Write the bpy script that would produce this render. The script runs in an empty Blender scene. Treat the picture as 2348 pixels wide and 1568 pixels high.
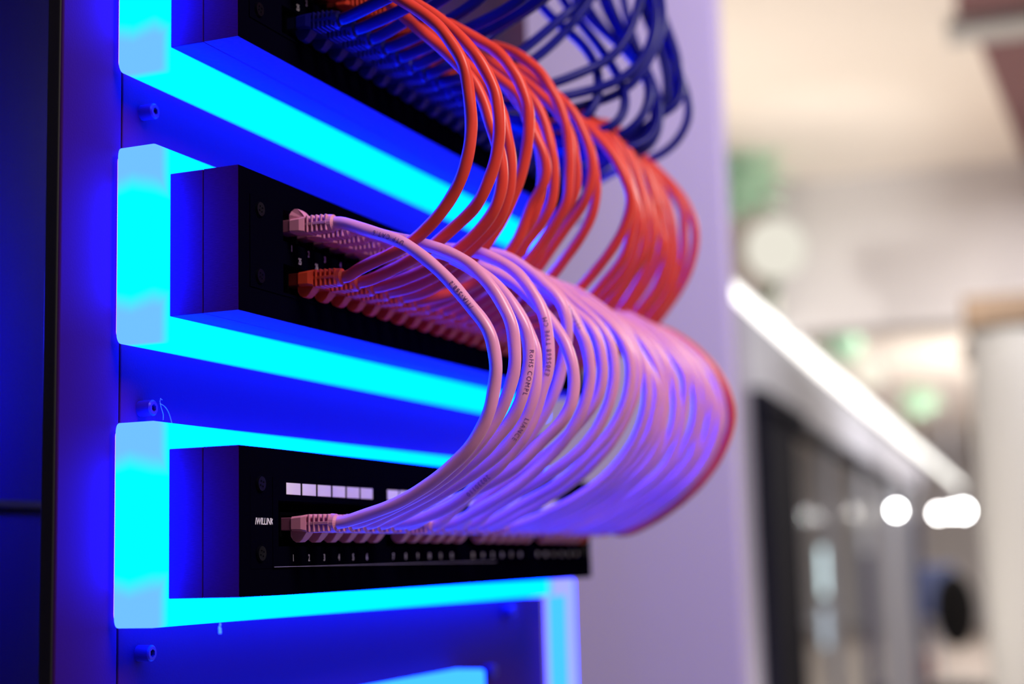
import bpy, bmesh, math, random
from mathutils import Vector, Matrix
random.seed(7)
SC = bpy.context.scene
COL = SC.collection
PI = math.pi
Z0 = 1.55                      # rack datum (top of the middle box) above the floor, metres

# ---------------------------------------------------------------- camera
cam_d = bpy.data.cameras.new('camera')
cam = bpy.data.objects.new('camera', cam_d)
COL.objects.link(cam)
R = ((0.381551, -0.11804, -0.91678), (-0.92398, -0.07669, -0.374673), (-0.026081, 0.990043, -0.138328))
cam.matrix_world = Matrix.Translation((-0.627608, -0.395414, -0.191092 + Z0)) @ Matrix(R).to_4x4()
cam_d.sensor_width = 36.0
cam_d.lens = 55.2
cam_d.clip_start = 0.02
cam_d.clip_end = 200
cam_d.dof.use_dof = True
cam_d.dof.focus_distance = 0.755
cam_d.dof.aperture_fstop = 3.9
SC.camera = cam
# ---------------------------------------------------------------- world, exposure
w = bpy.data.worlds.new('world'); SC.world = w; w.use_nodes = True
w.node_tree.nodes['Background'].inputs[0].default_value = (0.40, 0.36, 0.75, 1)
w.node_tree.nodes['Background'].inputs[1].default_value = 0.06
SC.view_settings.view_transform = 'Standard'
SC.view_settings.look = 'None'
SC.view_settings.exposure = 0.0
SC.view_settings.gamma = 1.0
try: SC.view_settings.use_curve_mapping = False
except Exception: pass

# room frame: a along the corridor, b to the right of it, h above the camera
ANG = math.radians(4.916)
CX, CY, CZ = -0.6276, -0.3954, -0.1911 + Z0
def bg(a, b, h):
    return Vector((CX + a*math.cos(ANG) + b*math.sin(ANG), CY + a*math.sin(ANG) - b*math.cos(ANG), CZ + h))

def area(name, loc, target, size, power, color, sy=None):
    l = bpy.data.lights.new(name, 'AREA'); l.energy = power; l.color = color; l.size = size
    if sy: l.shape = 'RECTANGLE'; l.size_y = sy
    o = bpy.data.objects.new(name, l); COL.objects.link(o); o.location = loc
    o.rotation_euler = (Vector(target) - Vector(loc)).to_track_quat('-Z', 'Y').to_euler()
    return o
# ceiling panel over the aisle in front of the rack
area('ceiling_lamp', (-0.15, -1.0, Z0 + 0.80), (0.08, -0.1, Z0 - 0.1), 0.45, 18.0, (1.0, 0.82, 0.78))
# daylight from the hall side reaching the front of the cables
area('hall_lamp', (1.2, -1.2, Z0 + 0.2), (0.3, -0.05, Z0 - 0.05), 0.5, 0.8, (1.0, 0.84, 0.86))
# unseen fill spot, added to brighten the wall right of the cables
sl = bpy.data.lights.new('wall_fill_spot', 'SPOT'); sl.energy = 88.0; sl.color = (0.86, 0.76, 1.0); sl.spot_size = math.radians(80); sl.spot_blend = 0.5; sl.shadow_soft_size = 0.06
slo = bpy.data.objects.new('wall_fill_spot', sl); COL.objects.link(slo); slo.location = (0.85, -0.75, Z0 + 0.95)
slo.rotation_euler = (Vector((1.85, 0.72, Z0 - 0.22)) - slo.location).to_track_quat('-Z', 'Y').to_euler()
# blue fill light added out of view to light the cabinet door
pl = bpy.data.lights.new('door_fill_light', 'POINT'); pl.energy = 5.0; pl.color = (0.01, 0.01, 1.0); pl.shadow_soft_size = 0.02
plo = bpy.data.objects.new('door_fill_light', pl); COL.objects.link(plo); plo.location = (0.03, 0.19, Z0 - 0.06)
# ceiling lamps of the hall behind
area('hall_ceiling_lamp', bg(6.0, 1.2, 1.75), bg(6.0, 1.2, -1), 2.5, 135.0, (1.0, 0.95, 0.92))
area('hall_ceiling_lamp', bg(12.5, 0.6, 1.75), bg(12.5, 0.6, -1), 3.0, 190.0, (1.0, 0.95, 0.9))
area('hall_ceiling_lamp', bg(21, 1.5, 1.75), bg(21, 1.5, -1), 5.0, 330.0, (1.0, 0.95, 0.92))
area('hall_ceiling_lamp', bg(13, -4.0, 1.75), bg(13, -4.0, -1), 3.0, 150.0, (1.0, 0.97, 0.95))
# fill lights added from below to brighten the hall ceiling
area('ceiling_fill_light', bg(6.0, -1.6, -0.6), bg(6.6, -1.4, 1.9), 2.0, 90.0, (1.0, 0.90, 0.76))
s2 = bpy.data.lights.new('plant_fill_spot', 'SPOT'); s2.energy = 230.0; s2.color = (1.0, 0.96, 0.88); s2.spot_size = math.radians(34); s2.spot_blend = 0.8; s2.shadow_soft_size = 0.1  # added fill, aimed to brighten the near plant and the ceiling by it
s2o = bpy.data.objects.new('plant_fill_spot', s2); COL.objects.link(s2o); s2o.location = bg(4.6, 0.8, 0.2)
s2o.rotation_euler = (bg(7.6, -1.1, 1.7) - s2o.location).to_track_quat('-Z', 'Y').to_euler()
area('ceiling_fill_light', bg(16.0, 0.6, 0.3), bg(17.0, 0.6, 1.9), 3.0, 110.0, (1.0, 0.92, 0.84))

# ---------------------------------------------------------------- materials
def mat(name, col, rough=0.5, metal=0.0, spec=0.5, noise=None, bump=None, trans=0.0, coat=0.0):
    m = bpy.data.materials.new(name); m.use_nodes = True
    nt = m.node_tree; b = nt.nodes['Principled BSDF']
    b.inputs['Base Color'].default_value = (*col, 1)
    b.inputs['Roughness'].default_value = rough
    b.inputs['Metallic'].default_value = metal
    b.inputs['Specular IOR Level'].default_value = spec
    b.inputs['Transmission Weight'].default_value = trans
    b.inputs['Coat Weight'].default_value = coat
    if noise or bump:
        tc = nt.nodes.new('ShaderNodeTexCoord')
        mp = nt.nodes.new('ShaderNodeMapping'); nt.links.new(tc.outputs['Object'], mp.inputs[0])
        nz = nt.nodes.new('ShaderNodeTexNoise'); nt.links.new(mp.outputs[0], nz.inputs['Vector'])
        sc_, stretch, amt = noise if noise else (bump[0], bump[1], 0)
        nz.inputs['Scale'].default_value = sc_; nz.inputs['Detail'].default_value = 4
        mp.inputs['Scale'].default_value = stretch
        if amt:
            mx = nt.nodes.new('ShaderNodeMix'); mx.data_type = 'RGBA'
            mx.inputs[6].default_value = (*[c*(1-amt) for c in col], 1)
            mx.inputs[7].default_value = (*[min(1, c*(1+amt)) for c in col], 1)
            nt.links.new(nz.outputs[0], mx.inputs[0]); nt.links.new(mx.outputs[2], b.inputs['Base Color'])
        if bump:
            bp = nt.nodes.new('ShaderNodeBump'); bp.inputs['Strength'].default_value = bump[2]
            bp.inputs['Distance'].default_value = 0.0004
            nt.links.new(nz.outputs[0], bp.inputs['Height']); nt.links.new(bp.outputs[0], b.inputs['Normal'])
    return m
def emit(name, col, strength=1.0):
    m = bpy.data.materials.new(name); m.use_nodes = True; nt = m.node_tree
    nt.nodes.remove(nt.nodes['Principled BSDF'])
    e = nt.nodes.new('ShaderNodeEmission'); e.inputs[0].default_value = (*col, 1); e.inputs[1].default_value = strength
    nt.links.new(e.outputs[0], nt.nodes['Material Output'].inputs[0])
    return m

E_STRONG = (0.0, 1.0, 40.0)
E_PALE = (0.17, 0.55, 11.0)
def led_material():
    """diffuser of the LED outline: full colour along each LED run, weaker where the runs meet in the corners"""
    m = bpy.data.materials.new('led_diffuser'); m.use_nodes = True; nt = m.node_tree; N = nt.nodes; L = nt.links
    N.remove(N['Principled BSDF'])
    tc = N.new('ShaderNodeTexCoord'); sp = N.new('ShaderNodeSeparateXYZ'); L.new(tc.outputs['Object'], sp.inputs[0])
    def math_(op, a, b=None, c=None):
        n = N.new('ShaderNodeMath'); n.operation = op
        for i, v in enumerate((a, b, c)):
            if v is None: continue
            if isinstance(v, (int, float)): n.inputs[i].default_value = v
            else: L.new(v, n.inputs[i])
        return n.outputs[0]
    def ramp(v, lo_, hi_):
        n = N.new('ShaderNodeMapRange'); n.interpolation_type = 'SMOOTHSTEP'
        L.new(v, n.inputs['Value']); n.inputs['From Min'].default_value = lo_; n.inputs['From Max'].default_value = hi_
        return n.outputs[0]
    x, y, z = sp.outputs
    ymid = math_('MULTIPLY', math_('ABSOLUTE', math_('SUBTRACT', y, 0.051)), 0.25)
    zz = math_('ABSOLUTE', math_('ADD', z, 0.0351))          # distance from the middle height of the outline
    v_run = ramp(math_('ADD', zz, ymid), 0.0365, 0.0245)      # vertical LED runs
    h_run = math_('MULTIPLY', ramp(x, -0.0095, 0.001), ramp(x, 0.4995, 0.489))
    side = ramp(x, -0.0105, -0.0085)
    h_run = math_('MULTIPLY', h_run, side)
    s = math_('MAXIMUM', v_run, h_run)
    mx = N.new('ShaderNodeMix'); mx.data_type = 'RGBA'
    L.new(s, mx.inputs[0]); mx.inputs[6].default_value = (*E_PALE, 1); mx.inputs[7].default_value = (*E_STRONG, 1)
    e = N.new('ShaderNodeEmission'); L.new(mx.outputs[2], e.inputs[0]); e.inputs[1].default_value = 1.0
    L.new(e.outputs[0], N['Material Output'].inputs[0])
    return m
M = dict(
    led=led_material(),
    led_edge=emit('led_edge', (0.42, 0.45, 9.0)),
    led_pale=emit('led_pale', (0.07, 0.62, 14.0)),
    added_tint=emit('added_tint_glow', (1.0, 0.5, 12.0)),
    plate=mat('blue_painted_steel', (0.045, 0.005, 0.045), 0.65, 0.0, 0.05, bump=(900, (1, 1, 1), 0.25)),
    post=mat('dark_painted_steel', (0.030, 0.004, 0.085), 0.65, 0.0, 0.05, bump=(900, (1, 1, 1), 0.2)),
    seal=mat('black_rubber', (0.006, 0.006, 0.008), 0.7),
    shell=mat('brushed_black_metal', (0.055, 0.006, 0.13), 0.6, 0.0, 0.05, noise=(300, (1, 1, 14), 0.35), bump=(400, (1, 1, 10), 0.3)),
    panel=mat('matte_black_panel', (0.0012, 0.0010, 0.005), 1.0, 0.0, 0.0),
    panel_in=mat('black_recess', (0.0012, 0.0012, 0.002), 1.0, 0.0, 0.0),
    screw=mat('black_screw', (0.0012, 0.0012, 0.004), 0.35, 0.0, 0.06),
    steel=mat('zinc_screw', (0.05, 0.012, 0.09), 0.35, 0.0, 0.3),
    card=mat('white_label_card', (0.84, 0.82, 0.90), 0.6),
    ink=mat('white_print', (0.9, 0.9, 0.95), 0.6),
    dark_ink=mat('dark_print', (0.10, 0.03, 0.16), 0.5),
    pink=mat('pink_pvc', (0.82, 0.335, 0.60), 0.30, 0.0, 0.4, coat=0.0),
    pink_boot=mat('pink_boot_rubber', (0.74, 0.28, 0.45), 0.5, 0.0, 0.4),
    red=mat('red_pvc', (0.76, 0.062, 0.040), 0.33, 0.0, 0.22, coat=0.0),
    red_boot=mat('red_boot_rubber', (0.80, 0.07, 0.03), 0.5, 0.0, 0.4),
    blue=mat('blue_pvc', (0.002, 0.003, 0.19), 0.35, 0.0, 0.15, coat=0.0),
    blue_boot=mat('blue_boot_rubber', (0.004, 0.004, 0.20), 0.5, 0.0, 0.15),
    clear_pink=mat('pink_connector_plastic', (0.24, 0.08, 0.15), 0.3, 0.0, 0.4),
    clear_red=mat('red_connector_plastic', (0.12, 0.012, 0.01), 0.4, 0.0, 0.3),
    clear_blue=mat('dark_connector_plastic', (0.004, 0.004, 0.03), 0.5, 0.0, 0.1),
)

# ---------------------------------------------------------------- helpers
def new_obj(name, me, m=None, parent=None, loc=None):
    o = bpy.data.objects.new(name, me); COL.objects.link(o)
    if me is not None and m is not None:
        for mm in (m if isinstance(m, (list, tuple)) else [m]): me.materials.append(mm)
    if parent: o.parent = parent
    if loc is not None: o.location = loc
    return o
def tag(o, label=None, cat=None, group=None, kind=None):
    if label: o['label'] = label
    if cat: o['category'] = cat
    if group: o['group'] = group
    if kind: o['kind'] = kind
    return o
def thing(name, label, cat, loc=(0, 0, 0), group=None):
    o = new_obj(name, None, loc=loc); o.empty_display_size = 0.02
    return tag(o, label, cat, group)
def to_mesh(bm, name='mesh', smooth=False):
    bmesh.ops.recalc_face_normals(bm, faces=bm.faces)
    me = bpy.data.meshes.new(name); bm.to_mesh(me); bm.free()
    if smooth:
        for p in me.polygons: p.use_smooth = True
    return me
def add_box(bm, a, b, bev=0.0, seg=2, edge_mat=None):
    """axis aligned box from corner a to corner b"""
    r = bmesh.ops.create_cube(bm, size=1.0)
    vs = r['verts']
    for v in vs:
        v.co = Vector([(a[i]+b[i])/2 + v.co[i]*(b[i]-a[i]) for i in range(3)])
    if bev:
        es = list({e for v in vs for e in v.link_edges})
        rr = bmesh.ops.bevel(bm, geom=es, offset=bev, segments=seg, profile=0.5, affect='EDGES')
        if edge_mat is not None:
            for f in rr['faces']: f.material_index = edge_mat
def add_cyl(bm, p, axis, r, h, seg=24, r2=None):
    axis = Vector(axis).normalized()
    q = axis.to_track_quat('Z', 'Y').to_matrix().to_4x4()
    bmesh.ops.create_cone(bm, cap_ends=True, segments=seg, radius1=r, radius2=r if r2 is None else r2, depth=h,
                          matrix=Matrix.Translation(Vector(p) + axis*h/2) @ q)
def add_ell(bm, c, rad, u=14, v=10):
    bmesh.ops.create_uvsphere(bm, u_segments=u, v_segments=v, radius=1.0,
        matrix=Matrix.Translation(c) @ Matrix.Diagonal((*rad, 1)))
def spline(pts, step):
    """Catmull-Rom (centripetal-ish) through pts, resampled evenly"""
    P = [Vector(p) for p in pts]
    P = [P[0]*2 - P[1]] + P + [P[-1]*2 - P[-2]]
    out = []
    for i in range(1, len(P)-2):
        p0, p1, p2, p3 = P[i-1:i+3]
        t0 = 0.0; t1 = t0 + max(1e-6, (p1-p0).length)**0.5
        t2 = t1 + max(1e-6, (p2-p1).length)**0.5; t3 = t2 + max(1e-6, (p3-p2).length)**0.5
        for k in range(12):
            t = t1 + (t2-t1)*k/12
            a1 = p0*((t1-t)/(t1-t0)) + p1*((t-t0)/(t1-t0)); a2 = p1*((t2-t)/(t2-t1)) + p2*((t-t1)/(t2-t1))
            a3 = p2*((t3-t)/(t3-t2)) + p3*((t-t2)/(t3-t2))
            b1 = a1*((t2-t)/(t2-t0)) + a2*((t-t0)/(t2-t0)); b2 = a2*((t3-t)/(t3-t1)) + a3*((t-t1)/(t3-t1))
            out.append(b1*((t2-t)/(t2-t1)) + b2*((t-t1)/(t2-t1)))
    out.append(P[-2])
    # gentle smoothing keeps the fixed ends
    for _ in range(45):
        o2 = out[:]
        for i in range(2, len(out)-2): o2[i] = (out[i-1] + out[i]*2 + out[i+1])/4
        out = o2
    L = [0.0]
    for a, b in zip(out, out[1:]): L.append(L[-1] + (b-a).length)
    n = max(4, int(L[-1]/step)); res = []; j = 0
    for k in range(n+1):
        s = L[-1]*k/n
        while j < len(L)-2 and L[j+1] < s: j += 1
        f = (s-L[j])/max(1e-9, L[j+1]-L[j]); res.append(out[j].lerp(out[j+1], min(1, max(0, f))))
    return res
def add_tube(bm, path, r, seg=12, ripple=0.0, cap=True):
    rings = []; T0 = (path[1]-path[0]).normalized()
    N = T0.orthogonal().normalized(); s = 0.0
    for i, p in enumerate(path):
        T = (path[min(i+1, len(path)-1)] - path[max(i-1, 0)]).normalized()
        N = (N - T*N.dot(T)).normalized(); B = T.cross(N)
        if i: s += (p-path[i-1]).length
        ring = []
        for k in range(seg):
            a = 2*PI*k/seg
            rr = r*(1 + ripple*math.sin(2*a + s*330) + ripple*0.6*math.sin(a*3 - s*210))
            ring.append(bm.verts.new(p + (N*math.cos(a) + B*math.sin(a))*rr))
        rings.append(ring)
    for r0, r1 in zip(rings, rings[1:]):
        for k in range(seg):
            bm.faces.new((r0[k], r0[(k+1) % seg], r1[(k+1) % seg], r1[k]))
    if cap:
        bm.faces.new(rings[0][::-1]); bm.faces.new(rings[-1])
_cache = {}
def glyph_mesh(s, size, xs=1.0, shear=0.0, sp=1.0, fine=False):
    key = (s, size, xs, shear, sp, fine)
    if key in _cache: return _cache[key]
    c = bpy.data.curves.new('t', 'FONT'); c.body = s; c.size = size; c.align_x = 'CENTER'; c.align_y = 'CENTER'
    c.shear = shear; c.space_character = sp; c.resolution_u = 3; c.offset = -size*0.004 if fine else size*0.004
    o = bpy.data.objects.new('t', c); COL.objects.link(o)
    dg = bpy.context.evaluated_depsgraph_get()
    me = bpy.data.meshes.new_from_object(o.evaluated_get(dg))
    if fine:                                   # short edges so the letters can wrap round a cable
        bm = bmesh.new(); bm.from_mesh(me); bmesh.ops.triangulate(bm, faces=bm.faces)
        for _ in range(5):
            es = [e for e in bm.edges if e.calc_length() > 0.00045]
            if not es: break
            bmesh.ops.subdivide_edges(bm, edges=es, cuts=1); bmesh.ops.triangulate(bm, faces=bm.faces)
        bm.to_mesh(me); bm.free()
    V = [(v.co.x*xs, v.co.y) for v in me.vertices]; Fc = [tuple(p.vertices) for p in me.polygons]
    bpy.data.objects.remove(o); bpy.data.curves.remove(c); bpy.data.meshes.remove(me)
    _cache[key] = (V, Fc)
    return V, Fc
def add_flat_text(bm, s, x, y, z, size, xs=0.62, shear=0.0, sp=1.0, thick=0.00015):
    """lettering on a plane facing -Y"""
    V, Fc = glyph_mesh(s, size, xs, shear, sp)
    fr = [bm.verts.new((x+a, y, z+b)) for a, b in V]
    bk = [bm.verts.new((x+a, y+thick, z+b)) for a, b in V]
    edge = {}
    for f in Fc:
        try: bm.faces.new([fr[i] for i in f])
        except ValueError: continue
        for i in range(len(f)):
            e = (f[i], f[(i+1) % len(f)]); edge[e] = 1
    for (a, b) in edge:
        if (b, a) not in edge:
            bm.faces.new((fr[a], bk[a], bk[b], fr[b]))
def add_tube_text(bm, path, s_mm, text, r, face, size=0.0034, flip=False, xs=0.88, sp=1.32):
    """lettering wrapped on a round jacket, centred at distance s along the path"""
    V, Fc = glyph_mesh(text, size, xs, 0.0, sp, True)
    L = [0.0]
    for a, b in zip(path, path[1:]): L.append(L[-1] + (b-a).length)
    face = Vector(face).normalized(); vs = []
    for (u, v) in V:
        if flip: u, v = -u, -v
        s = min(max(s_mm/1000 + u, 0.001), L[-1]-0.001)
        j = 0
        while L[j+1] < s: j += 1
        f = (s-L[j])/(L[j+1]-L[j]); p = path[j].lerp(path[j+1], f)
        T = (path[min(j+2, len(path)-1)] - path[max(j-1, 0)]).normalized()
        N = (face - T*face.dot(T)).normalized(); S = N.cross(T)
        th = v/r
        vs.append(bm.verts.new(p + (N*math.cos(th) + S*math.sin(th))*(r*1.045)))
    for f in Fc:
        try: bm.faces.new([vs[i] for i in f])
        except ValueError: pass
def mm(*v): return Vector((v[0]/1000, v[1]/1000, v[2]/1000))
RACK = Vector((0, 0, Z0))
H, PITCH, D, W = 70.24, 134.0, 38.57, 482.6

def box_obj(name, a, b, m, parent=None, bev=0.0, seg=2, loc=RACK):
    bm = bmesh.new(); add_box(bm, mm(*a), mm(*b), bev/1000, seg)
    return new_obj(name, to_mesh(bm, name), m, parent, None if parent else loc)
PINK={
1:"48,-39,-26 48,-52,-31 48,-62,-35 48,-74,-44 48,-83,-52 48,-92,-62 48,-99,-71 48,-107,-81 48,-110,-91 48,-111,-101 48,-110,-107 48,-108,-118 48,-104,-127 48,-97,-137 48,-89,-144 48,-78,-152 48,-67,-158 48,-56,-163 48,-41,-167",
2:"65,-42,-27 65,-64,-33 65,-81,-40 65,-92,-47 65,-101,-57 65,-107,-66 64,-113,-78 64,-114,-88 64,-114,-98 64,-112,-106 64,-108,-116 64,-103,-124 63,-97,-132 63,-86,-143 63,-72,-153 63,-52,-162",
3:"82,-48,-29 82,-75,-38 82,-91,-49 82,-101,-58 81,-108,-68 81,-113,-77 81,-115,-88 81,-114,-98 80,-112,-108 80,-108,-118 80,-102,-126 79,-95,-133 79,-89,-139 79,-74,-149 79,-59,-158 79,-40,-165",
4:"99,-47,-27 99,-72,-38 99,-89,-51 98,-101,-63 98,-110,-82 97,-112,-89 97,-112,-99 96,-111,-108 96,-107,-119 95,-98,-132 95,-86,-142 94,-69,-152 94,-52,-160",
5:"116,-54,-26 116,-72,-29 116,-86,-36 115,-97,-44 115,-105,-56 114,-110,-65 114,-112,-76 113,-113,-87 113,-112,-96 112,-109,-105 112,-106,-114 111,-100,-127 111,-92,-136 110,-84,-144 110,-74,-151 110,-64,-159 110,-48,-166",
6:"133,-57,-30 133,-80,-40 132,-94,-51 132,-108,-68 131,-114,-77 130,-118,-86 130,-120,-96 129,-119,-111 128,-112,-122 127,-102,-130 126,-93,-139 126,-81,-147 125,-65,-154 125,-45,-162",
7:"150,-65,-22 151,-83,-31 151,-95,-42 152,-102,-49 152,-108,-59 153,-109,-72 154,-104,-89 154,-101,-100 155,-90,-118 155,-77,-133 156,-59,-149 156,-43,-158",
8:"167,-73,-29 168,-91,-40 168,-103,-53 168,-109,-65 169,-114,-77 170,-115,-92 170,-112,-106 170,-104,-121 171,-89,-136 171,-68,-152 172,-47,-162",
9:"184,-69,-23 184,-87,-40 185,-101,-55 185,-111,-63 185,-116,-76 185,-117,-87 186,-114,-102 186,-106,-112 186,-96,-122 187,-85,-131 187,-72,-138 187,-60,-145 187,-40,-157",
10:"201,-70,-24 201,-91,-43 201,-106,-56 202,-115,-68 202,-118,-81 202,-117,-97 202,-109,-116 202,-96,-131 202,-79,-142 202,-57,-153 203,-39,-162",
11:"218,-72,-26 218,-93,-43 218,-110,-57 218,-119,-69 218,-123,-83 218,-119,-104 218,-110,-119 218,-94,-134 218,-77,-148 218,-54,-158",
12:"235,-79,-34 235,-98,-46 235,-111,-60 235,-120,-76 234,-121,-92 234,-114,-109 234,-103,-126 234,-84,-143 234,-59,-157",
13:"253,-70,-25 254,-91,-40 255,-107,-55 257,-116,-74 258,-120,-92 260,-115,-112 262,-105,-128 264,-86,-146 264,-59,-160",
15:"286,-69,-28 287,-91,-44 288,-107,-58 290,-117,-78 291,-118,-97 292,-112,-118 294,-97,-136 295,-73,-153 296,-49,-163",
17:"320,-77,-35 321,-100,-51 322,-113,-69 323,-118,-88 324,-116,-110 325,-104,-129 326,-83,-147 326,-56,-163",
19:"355,-72,-27 357,-98,-47 359,-114,-65 362,-121,-88 365,-116,-110 368,-101,-132 371,-77,-150 373,-48,-166",
21:"389,-70,-28 390,-96,-45 392,-113,-64 395,-121,-88 398,-117,-111 400,-102,-134 402,-76,-153 404,-44,-168",
23:"423,-68,-27 424,-96,-44 426,-113,-64 428,-120,-88 430,-116,-109 432,-101,-134 434,-72,-157 435,-39,-171",
24:"440,-70,-26 441,-97,-44 442,-115,-65 444,-123,-92 446,-116,-114 448,-98,-139 449,-68,-161 450,-37,-174",
}
RED={
25:"56,-34,-45 56,-47,-41 56,-61,-36 55,-74,-28 55,-84,-18 54,-92,-7 53,-96,2 53,-99,17 52,-99,28 51,-98,42 50,-96,52 50,-92,59 49,-87,67 49,-83,72 48,-74,80 48,-62,89",
26:"73,-37,-46 73,-52,-41 73,-65,-35 72,-75,-29 72,-85,-22 71,-93,-16 70,-99,-7 70,-104,5 69,-107,18 68,-107,32 68,-105,42 67,-100,53 66,-96,60 66,-88,70 66,-78,80 65,-66,90",
27:"90,-41,-46 90,-61,-40 89,-75,-33 89,-87,-24 88,-97,-13 87,-101,3 86,-99,17 85,-96,27 85,-93,38 84,-89,49 83,-81,60 83,-70,72 82,-55,86",
28:"107,-43,-46 107,-66,-36 106,-76,-28 106,-89,-18 105,-96,-5 104,-98,6 103,-99,14 102,-97,28 102,-95,39 101,-90,50 100,-81,62 100,-69,75 99,-55,89",
29:"124,-45,-45 124,-68,-31 124,-78,-21 123,-87,-9 122,-93,2 122,-97,11 121,-101,25 120,-103,39 120,-102,49 119,-98,61 118,-94,68 118,-88,77 117,-77,85 116,-67,92 116,-52,102",
31:"158,-51,-40 158,-64,-32 157,-72,-26 156,-81,-15 156,-90,-5 155,-94,6 154,-97,18 153,-96,33 152,-92,46 151,-86,58 151,-75,72 150,-60,86",
32:"175,-51,-38 175,-69,-25 174,-76,-17 174,-84,-8 173,-93,2 172,-96,14 171,-97,22 170,-96,37 170,-92,53 169,-89,61 168,-81,72 168,-68,85 167,-53,97",
33:"192,-52,-38 192,-66,-27 192,-78,-15 191,-89,-2 190,-97,9 189,-99,21 189,-100,41 188,-98,57 187,-94,69 186,-90,77 186,-85,86 185,-77,94 185,-68,101 184,-56,106",
34:"209,-48,-38 209,-69,-20 208,-76,-8 208,-85,4 207,-93,13 206,-97,21 205,-98,31 204,-97,45 203,-94,57 202,-88,68 202,-76,80 201,-60,96",
35:"226,-49,-35 226,-65,-19 225,-78,-3 225,-88,8 224,-95,16 223,-100,26 222,-102,41 221,-99,53 221,-96,61 220,-92,70 219,-86,78 219,-72,91 218,-56,104",
36:"243,-45,-38 243,-66,-23 242,-76,-12 241,-87,0 240,-94,11 239,-98,24 238,-98,36 237,-96,51 236,-91,66 236,-82,80 235,-69,95",
37:"260,-61,-39 260,-75,-31 259,-88,-19 258,-99,-8 258,-108,5 257,-113,17 256,-114,27 255,-110,38 254,-106,48 253,-99,58 253,-90,69 252,-79,80",
38:"277,-60,-45 277,-76,-34 276,-92,-19 275,-102,-9 274,-107,4 273,-110,18 272,-110,28 271,-107,42 270,-100,57 270,-90,70 269,-79,80",
40:"311,-59,-44 311,-78,-32 310,-95,-11 309,-104,1 308,-106,19 307,-105,36 306,-100,56 305,-92,72 304,-82,84 303,-70,94",
42:"345,-59,-42 344,-78,-28 344,-94,-5 342,-101,12 341,-102,29 340,-102,46 339,-97,62 338,-88,74 337,-76,87",
44:"379,-57,-44 378,-72,-30 378,-89,-14 376,-98,4 375,-100,18 374,-98,39 373,-92,58 372,-84,76 371,-70,93",
46:"413,-58,-40 413,-78,-21 412,-91,-4 411,-95,15 410,-95,34 409,-92,53 408,-85,72 407,-75,87 406,-57,110 405,-48,119",
48:"447,-54,-35 447,-69,-23 446,-82,-8 445,-92,5 444,-100,24 443,-102,42 442,-97,59 441,-88,73 440,-74,89 440,-58,108 439,-39,129",
}
BLUE={
25:"55,-31,86 53,-42,88 51,-53,90 50,-66,94",
26:"72,-35,87 72,-48,90 70,-61,93 70,-76,99",
27:"91,-28,87 92,-42,92 94,-60,100 95,-75,107",
28:"109,-32,88 114,-47,94 118,-64,102 120,-79,111",
29:"126,-31,87 130,-46,93 134,-61,99 138,-78,106 140,-94,114",
30:"143,-28,86 148,-45,95 153,-62,102 158,-76,110 160,-99,121",
31:"162,-30,89 173,-48,100 185,-58,115 196,-72,127 200,-90,139",
32:"180,-30,86 192,-47,94 208,-60,106 226,-65,119 243,-72,134 255,-79,146 260,-89,156",
33:"197,-28,85 211,-44,93 231,-57,107 251,-66,123 271,-74,143 285,-82,162 290,-86,172",
34:"214,-29,84 227,-46,90 245,-66,97 264,-88,110 282,-99,123 295,-107,144 300,-112,168",
35:"230,-27,81 242,-52,86 259,-79,94 278,-92,102 297,-103,114 314,-112,135 326,-113,162 330,-109,182",
36:"248,-26,77 260,-50,82 277,-73,91 296,-90,100 316,-100,114 333,-109,138 345,-113,165 350,-109,189",
37:"261,-44,78 264,-69,76 269,-81,81 274,-87,89 280,-88,103 286,-85,118 291,-75,136 296,-57,154 299,-45,168 300,-36,181",
38:"278,-52,73 282,-76,74 288,-92,78 295,-99,88 302,-98,105 309,-88,125 315,-74,147 318,-58,169 320,-48,186",
39:"296,-39,85 301,-67,74 309,-91,77 317,-105,91 325,-108,110 333,-100,134 338,-84,162 340,-75,188",
40:"313,-54,75 317,-82,71 324,-96,74 332,-104,80 340,-108,94 349,-104,115 357,-89,143 364,-69,164 368,-49,186 370,-40,204",
41:"330,-47,80 335,-76,74 342,-92,76 350,-102,84 358,-104,101 366,-97,125 373,-80,152 378,-60,175 380,-43,204",
42:"346,-48,81 349,-74,80 354,-91,85 360,-99,96 365,-98,113 371,-91,134 376,-78,159 379,-65,181 380,-57,204",
43:"363,-41,86 367,-69,89 372,-86,98 378,-99,109 384,-110,117 390,-111,133 395,-105,157 399,-97,182 400,-91,206",
44:"380,-42,87 382,-66,84 386,-85,87 390,-93,101 393,-94,121 397,-86,145 399,-74,173 400,-67,210",
45:"397,-36,91 398,-65,94 400,-84,105 403,-95,123 406,-96,143 408,-90,170 409,-81,191 410,-77,211",
46:"413,-30,96 414,-63,102 415,-86,118 416,-99,136 418,-102,155 419,-97,175 420,-90,196 420,-85,213",
47:"430,-28,97 430,-58,103 430,-78,116 430,-91,136 430,-93,160 430,-86,187 430,-79,218",
48:"440,-24,96 440,-48,92 440,-68,94 440,-88,102 440,-100,118 440,-102,132 440,-98,149 440,-89,173 440,-78,198 440,-73,222",
}
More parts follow.
